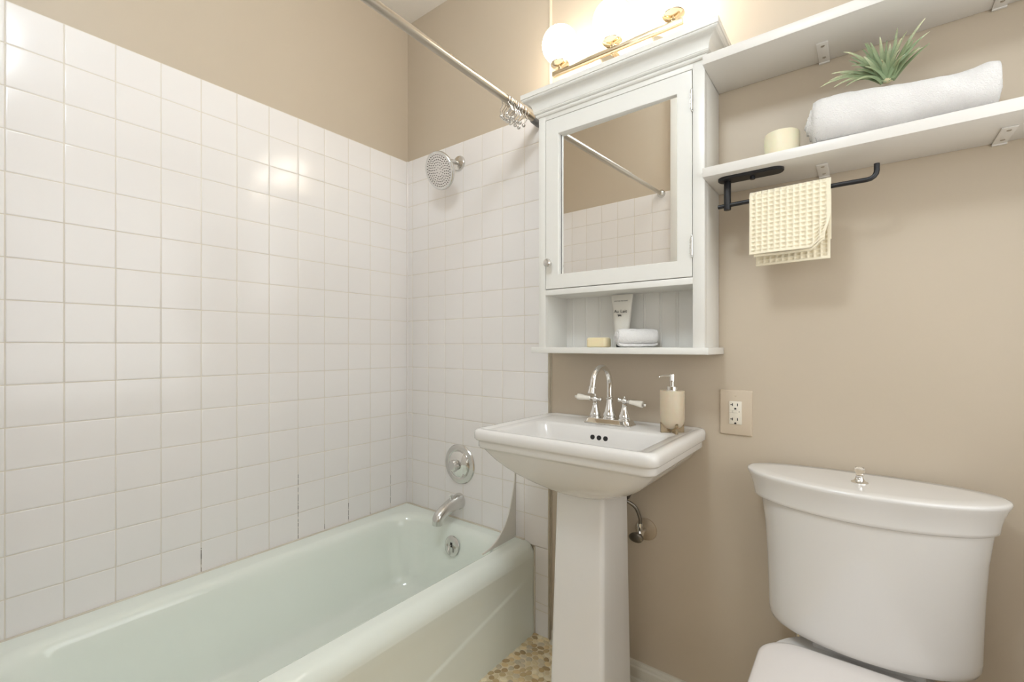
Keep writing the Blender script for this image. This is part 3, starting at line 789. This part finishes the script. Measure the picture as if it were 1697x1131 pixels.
# air plant
def plant():
    root = thing('air_plant', (1.790, -0.10, 1.697), 'small spiky green air plant resting on the rolled bath towel', 'plant')
    base = Vector((1.788, -0.100, 1.700)); rnd = random.Random(11)
    bm = BM(); col = bm.loops.layers.color.new('tipness')
    tips = [  # (dx, dy, dz, pale, curl)
        (-0.108, -0.01, 0.036, .9, 1), (-0.125, -0.02, 0.022, .8, 1), (-0.098, -0.03, 0.008, .8, 1.2), (-0.075, -0.045, -0.004, .6, 1), (-0.055, -0.05, 0.0, .7, 1), (-0.088, 0.0, 0.050, .5, .4),
        (-0.067, 0.01, 0.088, .3, 0), (-0.045, 0.0, 0.092, .3, 0), (-0.022, 0.02, 0.095, .35, 0), (0.000, 0.01, 0.100, .3, 0), (0.018, 0.0, 0.115, .6, .2),
        (0.035, 0.02, 0.112, .8, .3), (0.064, -0.01, 0.112, 1., .3), (0.072, 0.0, 0.085, .9, .5), (0.062, 0.02, 0.065, .8, .6), (0.055, -0.01, 0.050, 1., .8), (0.045, 0.02, 0.082, .4, 0), (0.040, -0.01, 0.066, .4, 0),
        (0.024, -0.03, 0.074, 1, 1.2), (0.020, -0.04, 0.045, 1, 1.3), (0.028, -0.05, 0.026, 1, 1.2), (-0.012, -0.05, 0.030, 1, 1.6), (-0.040, -0.04, 0.030, .6, .8), (-0.060, -0.02, 0.042, .4, .3),
        (-0.050, 0.02, 0.055, .3, .2), (-0.075, 0.02, 0.030, .5, .6), (-0.035, -0.02, 0.060, .3, 0), (-0.010, -0.02, 0.075, .3, .1), (0.010, 0.03, 0.080, .3, 0), (0.030, 0.03, 0.060, .3, 0),
        (0.000, -0.03, 0.055, .5, .2), (-0.025, 0.03, 0.065, .3, 0), (-0.10, 0.02, 0.045, .6, .7), (0.05, 0.03, 0.095, .5, .2)]
    for k in range(26):
        a_ = rnd.uniform(-1.35, 1.0); l_ = rnd.uniform(0.05, 0.10)
        tips.append((math.sin(a_)*l_*1.1, rnd.uniform(-0.05, 0.04), 0.012+math.cos(a_)*l_, rnd.choice((.2, .3, .5, .8)), rnd.choice((0, .2, .6, 1.0))))
    for (dx, dy, dz, pale, curl) in tips:
        tip = base+Vector((dx, dy, dz)); b = base+Vector((rnd.uniform(-.006, .006)+dx*.06, rnd.uniform(-.006, .006), rnd.uniform(0, .006)))
        L = (tip-b).length
        mid = b.lerp(tip, 0.5)+Vector((0, 0, 0.12*L+0.20*L*curl))
        mid += Vector((-dx, -dy, 0))*0.08*0
        pts = []
        n = 12
        for i in range(n+1):
            t_ = i/n
            p = (1-t_)**2*b+2*t_*(1-t_)*mid+t_**2*tip
            pts.append(p)
        w0 = 0.0047*(0.8+0.4*rnd.random())
        prev = None
        for i in range(n+1):
            t_ = i/n; p = pts[i]
            T = (pts[min(i+1, n)]-pts[max(i-1, 0)]).normalized()
            S = T.cross(Vector((0, -1, 0.25))).normalized(); U = S.cross(T).normalized()
            w = w0*(1-t_)**0.65+0.0006
            cur = [bm.verts.new(p-S*w), bm.verts.new(p+U*w*0.35), bm.verts.new(p+S*w), bm.verts.new(p-U*w*0.25)]
            if prev:
                for k in range(4):
                    f = bm.faces.new((prev[k], prev[(k+1) % 4], cur[(k+1) % 4], cur[k]))
                    for lp in f.loops:
                        v = min(1, max(0, (t_-0.25)*1.3))*pale
                        lp[col] = (v, v, v, 1)
            else: bm.faces.new(cur)
            prev = cur
        bm.faces.new(prev)
    obj('leaves', bm, M['leaf'], root, angle=80)
    bm = BM(); sphere(bm, base+Vector((0, 0, 0.004)), 0.009, 14, 8, sc=(1, 1, 0.8)); obj('bulb', bm, mat('pale plant base', srgb(196, 186, 150), 0.7), root)
plant()

# ---------------------------------------------------------------- niche contents
bm = BM(); loft(bm, [rrect(1.033+i, 1.104-i, -0.128+i, -0.082-i, 0.012, z, 6, 3) for i, z in ((0.004, 1.0946), (0.001, 1.0965), (0, 1.100), (0, 1.119), (0.0012, 1.1235), (0.005, 1.126))])
tag(obj('soap_bar', bm, M['soap'], None, angle=50), 'cream soap bar in the cabinet niche left of the rolled hand towel', 'soap')
tb = thing('cream_tube', (1.125, -0.052, 1.0945), 'white hand cream tube with black cap standing behind the rolled hand towel', 'tube')
bm = BM(); lathe(bm, [(0, 0), (0.0185, 0), (0.019, 0.002), (0.019, 0.020), (0.018, 0.022), (0, 0.022)], Matrix.Translation((1.125, -0.052, 1.0948)), 28); obj('cap', bm, M['ink'], tb)
bm = BM(); rings = []
for k in range(13):
    u = k/12; z = 1.117+0.148*u
    hx = 0.0215+0.0155*u; hy = 0.0195*(1-u)**0.8+0.0009
    rings.append([Vector((1.125+hx*math.copysign(abs(math.cos(a))**0.9, math.cos(a)), -0.052+hy*math.sin(a), z)) for a in [2*PI*i/32 for i in range(32)]])
loft(bm, rings); body = obj('tube_body', bm, M['tube'], tb, angle=60)
def lettering(name, text, size, loc, rot, mat_, parent, align='CENTER', sx=1.0):
    cu = D.curves.new(name, 'FONT'); cu.body = text; cu.size = size; cu.align_x = align; cu.extrude = 0.0001; cu.space_character = 1.05
    tmp = D.objects.new('tmp', cu); C.objects.link(tmp)
    dg = bpy.context.evaluated_depsgraph_get(); me = D.meshes.new_from_object(tmp.evaluated_get(dg))
    D.objects.remove(tmp)
    b = BM(); b.from_mesh(me); D.meshes.remove(me)
    bmesh.ops.transform(b, matrix=Matrix.Translation(loc) @ rot @ Matrix.Diagonal((sx, 1, 1, 1)), verts=b.verts)
    return obj(name, b, mat_, parent, smooth=False, recalc=False)
def tubeface(z):
    u = (z-1.117)/0.148; return -0.052-(0.0195*(1-u)**0.8+0.0009)-0.0004
RX90 = Matrix.Rotation(math.radians(90), 4, 'X')
tilt = Matrix.Rotation(math.radians(90-7), 4, 'X')
lettering('lettering', 'Au Lait', 0.0145, (1.124, tubeface(1.206)-0.0006, 1.206), tilt, M['ink'], tb)
lettering('lettering', 'SCOTTISH FINE SOAPS', 0.0042, (1.124, tubeface(1.243)-0.0004, 1.243), tilt, M['ink'], tb, sx=1.05)
bm = BM()   # small cow mark
yc = tubeface(1.197)-0.0006
for poly in ([(-.0055, .0025), (.0045, .003), (.0045, -.001), (-.0055, -.0005)], [(.004, .0035), (.0075, .003), (.007, .001), (.004, .001)], [(-.0055, 0), (-.0045, 0), (-.0048, -.0035), (-.0058, -.0035)], [(-.0025, 0), (-.0015, 0), (-.0017, -.0035), (-.0025, -.0035)], [(.0015, 0), (.0025, 0), (.0024, -.0035), (.0016, -.0035)], [(.0035, 0), (.0045, 0), (.0045, -.0035), (.0037, -.0035)]):
    loft(bm, [[Vector((1.122-x, yc+d, 1.197+z)) for x, z in poly] for d in (0, 0.0006)])
obj('cow_mark', bm, M['ink'], tb, smooth=False)

# ---------------------------------------------------------------- pedestal sink
SX = 1.093; SZ = 0.851
sink = thing('pedestal_sink', (SX, -0.2, 0.0), 'white porcelain pedestal sink with stepped rim standing beside the tub', 'sink')
bm = BM(); rings = []
def RR(x0, x1, ya, yb, r, z): rings.append(rrect(x0, x1, ya, yb, r, z, 6, 16))
xo0, xo1, yo0 = SX-0.281, SX+0.281, -0.432
YB = 0.003
# underside bowl, bottom to band
bx0, bx1, by0, by1 = 0.995, 1.191, -0.315, -0.06
tx0, tx1, ty0 = xo0+0.018, xo1-0.018, yo0+0.016
for f_, z in ((1.0, 0.676), (0.97, 0.6765), (0.93, 0.679), (0.84, 0.686), (0.68, 0.699), (0.50, 0.716), (0.33, 0.737), (0.18, 0.759), (0.08, 0.778), (0.03, 0.789), (0.0, 0.7935)):
    RR(tx0+(bx0-tx0)*f_, tx1+(bx1-tx1)*f_, ty0+(by0-ty0)*f_, YB+(by1-YB)*min(1, f_*1.0), 0.03+0.05*f_, z)
RR(xo0+0.012, xo1-0.012, yo0+0.011, YB, 0.028, 0.7955)
RR(xo0+0.009, xo1-0.009, yo0+0.008, YB, 0.028, 0.800)
RR(xo0+0.009, xo1-0.009, yo0+0.008, YB, 0.028, 0.813)
RR(xo0+0.008, xo1-0.008, yo0+0.007, YB, 0.028, 0.817)
RR(xo0+0.003, xo1-0.003, yo0+0.003, YB, 0.028, 0.819)
RR(xo0+0.000, xo1-0.000, yo0+0.000, YB, 0.028, 0.823)
RR(xo0+0.000, xo1-0.000, yo0+0.000, YB, 0.026, 0.840)
RR(xo0+0.003, xo1-0.003, yo0+0.003, YB, 0.024, 0.848)
RR(xo0+0.009, xo1-0.009, yo0+0.009, YB, 0.022, SZ+0.0005)
RR(xo0+0.020, xo1-0.020, yo0+0.017, YB-0.010, 0.018, SZ+0.001)
RR(xo0+0.030, xo1-0.030, yo0+0.024, YB-0.016, 0.016, SZ-0.003)
RR(xo0+0.036, xo1-0.036, yo0+0.028, YB-0.020, 0.015, SZ-0.004)
ix0, ix1, iy0, iy1 = SX-0.219, SX+0.222, -0.398, -0.148
RR(ix0-0.004, ix1+0.004, iy0-0.003, iy1+0.004, 0.028, SZ-0.0045)
RR(ix0, ix1, iy0, iy1, 0.030, SZ-0.007)
RR(ix0+0.005, ix1-0.005, iy0+0.004, iy1-0.004, 0.034, SZ-0.014)
RR(ix0+0.018, ix1-0.018, iy0+0.012, iy1-0.010, 0.04, SZ-0.05)
RR(ix0+0.040, ix1-0.040, iy0+0.024, iy1-0.020, 0.05, SZ-0.088)
RR(ix0+0.070, ix1-0.070, iy0+0.045, iy1-0.035, 0.06, SZ-0.108)
RR(ix0+0.120, ix1-0.120, iy0+0.08, iy1-0.06, 0.05, SZ-0.116)
RR(SX-0.03, SX+0.03, -0.30, -0.24, 0.025, SZ-0.120)
loft(bm, rings); obj('basin', bm, M['porc'], sink, angle=55)
bm = BM(); rings = []
for z, hw, yf, yb in ((0.0, 0.100, -0.335, -0.09), (0.03, 0.098, -0.332, -0.092), (0.045, 0.090, -0.310, -0.10), (0.06, 0.0875, -0.302, -0.105), (0.35, 0.083, -0.292, -0.108), (0.62, 0.0785, -0.282, -0.110), (0.69, 0.0775, -0.280, -0.110)):
    rings.append(rrect(SX-hw, SX+hw, yf, yb, 0.014, z, 6, 4))
loft(bm, rings); obj('pedestal', bm, M['porc'], sink, angle=30)
for xh in (1.073, 1.095, 1.117):
    bm = BM(); lathe(bm, [(0, -0.004), (0.0075, -0.004), (0.0078, 0.0006), (0.0, 0.0008)], axisM((xh, -0.1555, 0.8145), (0, -1, 0.22)), 20); obj('overflow_hole', bm, M['dark'], sink)
bm = BM(); lathe(bm, [(0, 0.004), (0.019, 0.004), (0.022, 0.002), (0.022, -0.002)], Matrix.Translation((SX, -0.27, SZ-0.119)), 28); obj('drain', bm, M['chrome'], sink)

# faucet
DZ = SZ-0.004
fc = thing('faucet', (1.094, -0.080, DZ), 'polished chrome gooseneck faucet with two white ceramic lever handles on the sink', 'faucet')
FYc = -0.078
bm = BM()
for ins, z in (): pass
loft(bm, [rrect(1.094-a, 1.094+a, FYc-b, FYc+b, 0.010, z, 6, 4) for a, b, z in ((0.081, 0.029, DZ), (0.081, 0.029, DZ+0.003), (0.077, 0.026, DZ+0.006), (0.0745, 0.0235, DZ+0.015), (0.071, 0.021, DZ+0.018))]); obj('base_plate', bm, M['chrome'], fc, angle=30)
bp = DZ+0.018
bm = BM(); lathe(bm, [(0, 0), (0.0215, 0), (0.0215, 0.004), (0.019, 0.005), (0.020, 0.008), (0.0205, 0.014), (0.018, 0.022), (0.0145, 0.034), (0.0115, 0.048), (0.0105, 0.062), (0.0125, 0.064), (0.0125, 0.067), (0.0095, 0.069), (0, 0.069)], Matrix.Translation((1.094, FYc, bp)), 32); obj('spout_base', bm, M['chrome'], fc)
R_ = 0.058; top = 1.041-0.009-R_
path = [Vector((1.094, FYc, bp+0.06)), Vector((1.094, FYc, top-0.015))]
for k in range(0, 15):
    a = math.radians(k*170/14); path.append(Vector((1.094, FYc-R_+R_*math.cos(a), top+R_*math.sin(a))))
e = path[-1]; dr = (path[-1]-path[-2]).normalized()
path += [e+dr*0.006, e+dr*0.014]
bm = BM(); tube(bm, path, [0.0092]*len(path), 20); obj('spout', bm, M['chrome'], fc)
bm = BM(); lathe(bm, [(0, 0), (0.0098, 0), (0.0115, 0.002), (0.0115, 0.004), (0.0100, 0.005), (0.0125, 0.019), (0.013, 0.022), (0.010, 0.023), (0, 0.022)], axisM(e+dr*0.008, dr), 28); obj('aerator', bm, M['chrome'], fc)
for s in (-1, 1):
    hx = 1.094+s*0.051
    bm = BM()
    lathe(bm, [(0, 0), (0.0195, 0), (0.0195, 0.004), (0.017, 0.005), (0.018, 0.009), (0.0165, 0.016), (0.012, 0.028), (0.0085, 0.040), (0.0085, 0.043), (0.0095, 0.045), (0.0075, 0.047), (0.0075, 0.051), (0, 0.051)], Matrix.Translation((hx, FYc, bp)), 28)
    h = obj('handle_post', bm, M['chrome'], fc)
    zc = bp+0.060
    bm = BM(); sphere(bm, (hx, FYc, zc), 0.0105, 20, 12); sphere(bm, (hx, FYc, zc+0.0115), 0.0035, 12, 8)
    dv = Vector((s, -0.10 if s < 0 else -0.10, 0.06 if s < 0 else -0.10)).normalized()
    lathe(bm, [(0.004, 0), (0.004, 0.013), (0.008, 0.015), (0.0085, 0.018), (0.005, 0.020), (0, 0.020)], axisM((hx, FYc, zc), dv), 18)
    lathe(bm, [(0.004, 0), (0.004, 0.011), (0.0055, 0.014), (0.0075, 0.020), (0.006, 0.022), (0, 0.022)], axisM((hx, FYc, zc), -dv), 18)
    obj('handle_hub', bm, M['chrome'], h)
    bm = BM(); lathe(bm, [(0, 0.019), (0.0068, 0.019), (0.0070, 0.024), (0.0078, 0.034), (0.0098, 0.048), (0.0108, 0.057), (0.0100, 0.0625), (0, 0.063)], axisM((hx, FYc, zc), dv), 24); obj('lever', bm, M['lever'], h)
    bm = BM(); lathe(bm, [(0, 0.062), (0.0072, 0.062), (0.0076, 0.065), (0.0045, 0.067), (0.0050, 0.071), (0.003, 0.0735), (0, 0.074)], axisM((hx, FYc, zc), dv), 18); obj('lever_finial', bm, M['chrome'], h)

# soap dispenser
sd = thing('soap_dispenser', (1.302, -0.100, DZ), 'frosted beige soap dispenser with chrome pump on the sink corner', 'soap dispenser')
c = Matrix.Translation((1.302, -0.100, DZ))
bm = BM(); lathe(bm, [(0, 0.010), (0.012, 0.011), (0.024, 0.016), (0.0315, 0.026), (0.0340, 0.036), (0.0345, 0.060), (0.0345, 0.120), (0.0335, 0.1225), (0, 0.1225)], c, 40); obj('bottle', bm, M['resin'], sd)
for k in range(4):
    a = math.radians(40+90*k)
    bm = BM()
    b2 = BM(); prof = [(0.006, 0.0), (0.034, 0.0), (0.0345, 0.030), (0.030, 0.024), (0.018, 0.014), (0.006, 0.012)]
    loft(b2, [[Vector((x, y, z)) for x, z in prof] for y in (-0.0035, 0.0035)])
    merge(bm, b2, 0, c @ Matrix.Rotation(a, 4, 'Z')); obj('foot', bm, M['glassr'], sd, smooth=False)
bm = BM(); lathe(bm, [(0, 0.1225), (0.0155, 0.1225), (0.0155, 0.1335), (0.0145, 0.1345), (0.006, 0.1345), (0.006, 0.148), (0.0078, 0.149), (0.0078, 0.167), (0.007, 0.170), (0, 0.171)], c, 28); pm = obj('pump', bm, M['chrome'], sd)
bm = BM(); dd = Vector((-0.85, -0.5, 0)).normalized(); o0 = Vector((1.302, -0.100, DZ+0.1645))
tube(bm, [o0, o0+dd*0.018+Vector((0, 0, 0.0005)), o0+dd*0.032+Vector((0, 0, -0.0015)), o0+dd*0.038+Vector((0, 0, -0.004))], [0.0042, 0.0034, 0.0025, 0.0020], 12); obj('nozzle', bm, M['chrome'], pm)

# water stop under the sink
sv = thing('stop_valve', (1.183, 0.0, 0.502), 'chrome water stop valve with oval handle on the wall behind the pedestal', 'valve')
bm = BM(); lathe(bm, [(0, 0), (0.036, 0), (0.035, 0.004), (0.026, 0.008), (0.012, 0.010), (0, 0.010)], axisM((1.183, 0.006, 0.502), (0, -1, 0)), 32); obj('wall_rosette', bm, M['rose'], sv)
bm = BM(); lathe(bm, [(0, 0), (0.0075, 0), (0.0075, 0.03), (0.011, 0.032), (0.011, 0.058), (0.007, 0.060), (0.007, 0.072), (0, 0.072)], axisM((1.183, 0.0, 0.502), (0, -1, 0)), 20)
lathe(bm, [(0, 0), (0.008, 0), (0.008, 0.022), (0.010, 0.024), (0.010, 0.032), (0, 0.032)], Matrix.Translation((1.183, -0.045, 0.505)), 20); obj('valve_body', bm, M['chrome'], sv)
bm = BM(); Mq = axisM((1.183, -0.070, 0.502), (-0.1, -1, -0.1))
rings = []
for h_, k in ((0, .6), (0.002, 1), (0.010, 1), (0.013, .7)):
    rings.append([Mq @ Vector((0.024*k*math.cos(a), 0.015*k*math.sin(a), h_)) for a in [2*PI*i/28 for i in range(28)]])
loft(bm, rings); obj('handle', bm, M['hose'], sv)
bm = BM(); tube(bm, catmull([(1.183, -0.045, 0.535), (1.182, -0.046, 0.555), (1.170, -0.050, 0.585), (1.148, -0.060, 0.602), (1.120, -0.075, 0.612), (1.105, -0.082, 0.64), (1.100, -0.082, 0.674)], 6), 0.0055, 12); obj('supply_hose', bm, M['hose'], sv)
bm = BM(); tube(bm, catmull([(1.13, -0.03, 0.690), (1.142, -0.033, 0.672), (1.150, -0.035, 0.640), (1.135, -0.04, 0.605), (1.10, -0.05, 0.585), (1.05, -0.06, 0.57)], 6), 0.006, 12)
obj('supply_hose', bm, M['hose'], sink)

# ---------------------------------------------------------------- outlet
ol = thing('wall_outlet', (1.451, 0.006, 0.84), 'tan plated electrical outlet on the wall between sink and toilet', 'outlet')
bm = BM(); b2 = BM(); loft(b2, [rrect(-0.0437+i, 0.0437-i, -0.0655+i, 0.0655-i, 0.004, h, 4, 2) for i, h in ((0, 0), (0.0002, 0.0025), (0.0025, 0.0055), (0.004, 0.006))])
RO = Matrix.Translation((1.451, 0.0062, 0.9055)) @ Matrix.Rotation(PI/2, 4, 'X')
merge(bm, b2, 0, RO); obj('cover_plate', bm, M['plate'], ol)
bm = BM(); b2 = BM(); loft(b2, [rrect(-0.0168+i, 0.0168-i, -0.0333+i, 0.0333-i, 0.002, h, 4, 2) for i, h in ((0, 0.004), (0.0, 0.0076), (0.0012, 0.0084))])
merge(bm, b2, 0, RO); ins = obj('receptacle', bm, M['ivory'], ol)
def omark(bm, x0, x1, y0_, y1_, h=0.0088):
    b2 = BM(); add_box(b2, x0, x1, y0_, y1_, 0.0080, h); merge(bm, b2, 0, RO)
def slot(name, *d):
    bm = BM()
    for q in d: omark(bm, *q)
    obj(name, bm, M['dark'], ins, smooth=False)
for yc in (0.0235, -0.0185):
    slot('neutral_slot', (-0.0085, -0.0065, yc-0.004, yc+0.004), (-0.0130, -0.0080, yc-0.001, yc+0.001))
    slot('hot_slot', (0.0048, 0.0070, yc-0.0038, yc+0.0038))
    bm = BM(); b2 = BM()
    pts = [(0.0028*math.cos(a), yc-0.0115+0.0028*math.sin(a)) for a in [PI*i/10 for i in range(11)]]+[(-0.0028, yc-0.0137), (0.0028, yc-0.0137)]
    loft(b2, [[Vector((x, y, h)) for x, y in pts] for h in (0.0080, 0.0088)]); merge(bm, b2, 0, RO); obj('ground_hole', bm, M['dark'], ins, smooth=False)
bm = BM(); omark(bm, -0.0155, -0.0075, 0.0005, 0.0065, 0.0094); obj('test_button', bm, M['ivory'], ins, smooth=False)
bm = BM(); omark(bm, -0.0062, 0.0060, 0.0005, 0.0065, 0.0094); obj('reset_button', bm, M['ivory'], ins, smooth=False)
bm = BM()
omark(bm, 0.0095, 0.0110, 0.0040, 0.0055); omark(bm, 0.0095, 0.0110, 0.0010, 0.0025)
omark(bm, -0.0158, 0.0065, 0.0069, 0.0072, 0.0086); omark(bm, -0.0158, 0.0065, -0.0002, 0.0001, 0.0086); omark(bm, -0.0071, -0.0066, 0.0, 0.007, 0.0086)
obj('indicator_marks', bm, mat('grey line', srgb(110, 100, 86), .6), ins, smooth=False)
for z in (0.049, -0.049):
    bm = BM(); b2 = BM(); lathe(b2, [(0, 0.0072), (0.0022, 0.0070), (0.003, 0.0058)], Matrix.Translation((0, z, 0)), 14); merge(bm, b2, 0, RO); obj('screw', bm, M['plate'], ol)

# ---------------------------------------------------------------- toilet
TX = 1.742
def dring(cx, cyw, a, bf, bb, z, nf=1.9, nb=2.5, n=96):
    pts = []
    for i in range(n):
        t_ = 2*PI*i/n; c_, s_ = math.cos(t_), math.sin(t_)
        e_, b_ = (nb, bb) if s_ > 0 else (nf, bf)
        r = (abs(c_)**e_+abs(s_)**e_)**(-1/e_)
        pts.append(Vector((cx+a*r*c_, cyw+b_*r*s_, z)))
    return pts
to = thing('toilet', (TX, -0.35, 0.0), 'white two-piece toilet with curved tank against the tan wall', 'toilet')
bm = BM(); rings = []
for z, a, bf in ((0.407, 0.170, 0.090), (0.4085, 0.183, 0.099), (0.413, 0.191, 0.1045), (0.424, 0.1955, 0.107), (0.44, 0.197, 0.1075), (0.50, 0.1985, 0.109), (0.58, 0.2015, 0.111), (0.65, 0.206, 0.113), (0.70, 0.2125, 0.116), (0.716, 0.2150, 0.117)):
    rings.append(dring(TX+0.005, -0.088, a, bf, 0.074, z, nf=2.0))
loft(bm, rings); tank = obj('tank', bm, M['porc'], to, angle=50)
bm = BM(); rings = []
for z, a, bf, bb in ((0.714, 0.222, 0.119, 0.078), (0.716, 0.2255, 0.121, 0.079), (0.722, 0.2265, 0.121, 0.079), (0.735, 0.2285, 0.122, 0.080), (0.750, 0.2325, 0.125, 0.081), (0.765, 0.2385, 0.129, 0.083), (0.773, 0.2425, 0.132, 0.084), (0.778, 0.2435, 0.1325, 0.084), (0.781, 0.2415, 0.131, 0.083), (0.7825, 0.236, 0.127, 0.081), (0.783, 0.20, 0.10, 0.06)):
    rings.append(dring(TX+0.001, -0.090, a, bf, bb, z))
loft(bm, rings); lid = obj('tank_lid', bm, M['porc'], to, angle=50)
bm = BM(); lathe(bm, [(0, 0.7826), (0.0165, 0.7826), (0.0165, 0.7845), (0.012, 0.787), (0.0085, 0.792), (0.0075, 0.798), (0.0078, 0.800), (0, 0.800)], Matrix.Translation((1.738, -0.118, 0)), 28); fk = obj('flush_base', bm, M['chrome'], lid)
bm = BM(); lathe(bm, [(0, 0.800), (0.006, 0.800), (0.0065, 0.803), (0.0095, 0.808), (0.0105, 0.813), (0.0085, 0.818), (0, 0.8195)], Matrix.Translation((1.738, -0.118, 0)), 24); obj('glass_knob', bm, M['glass'], fk)
# bowl (below the frame mostly)
bm = BM(); rings = []
def egg(z, hw, yf, yb, r=0.10): return rrect(TX-hw, TX+hw, yf, yb, min(r, hw-0.005), z, 10, 6)
for z, hw, yf, yb, r in ((0.0, 0.11, -0.62, -0.12, 0.08), (0.02, 0.108, -0.615, -0.125, 0.08), (0.10, 0.095, -0.56, -0.13, 0.08), (0.20, 0.10, -0.58, -0.12, 0.09), (0.30, 0.155, -0.68, -0.10, 0.14), (0.36, 0.175, -0.72, -0.08, 0.16), (0.380, 0.178, -0.725, -0.075, 0.16)):
    rings.append(egg(z, hw, yf, yb, r))
loft(bm, rings); obj('bowl', bm, M['porc'], to, angle=40)
box('deck', (TX-0.095, TX+0.110, -0.140, -0.04, 0.36, 0.4060), M['porc'], to, r=0.008, seg=3)
bm = BM(); rings = []
def seatring(z, ins):
    pts = []
    hw = 0.190-ins; yb = -0.188-ins; 
    # back edge with rounded corners, tapering to an elongated front
    r = 0.075; n = 10
    for i in range(n+1):
        a = PI/2*i/n; pts.append((hw-r+r*math.cos(a), yb-r+r*math.sin(a)))
    for i in range(1, 8): pts.append((hw-r-(2*(hw-r))*i/8, yb))
    for i in range(n+1):
        a = PI/2+PI/2*i/n; pts.append((-(hw-r)+r*math.cos(a), yb-r+r*math.sin(a)))
    yc = -0.45
    for i in range(1, 33):
        a = PI+PI*i/32
        pts.append(((hw+0.0)*math.cos(a), yc+(0.27-ins)*math.sin(a)))
    return [Vector((TX+x, y, z)) for x, y in pts]
loft(bm, [seatring(z, i) for z, i in ((0.366, 0.012), (0.366, 0.006), (0.370, 0.004), (0.381, 0.003), (0.383, 0.006))]); obj('seat', bm, M['seat'], to, angle=50)
bm = BM(); loft(bm, [seatring(z, i) for z, i in ((0.3845, 0.006), (0.385, 0.001), (0.389, 0.0), (0.396, 0.0), (0.3995, 0.003), (0.4015, 0.010), (0.403, 0.05))]); obj('seat_lid', bm, M['seat'], to, angle=50)
bm = BM(); tube(bm, [(1.618, -0.082, 0.20), (1.618, -0.082, 0.36)], 0.006, 12)
lathe(bm, [(0, 0), (0.011, 0), (0.012, 0.004), (0.012, 0.026), (0.009, 0.030), (0.009, 0.052), (0, 0.052)], Matrix.Translation((1.618, -0.082, 0.358)), 16)
obj('supply_connector', bm, M['chrome'], to)
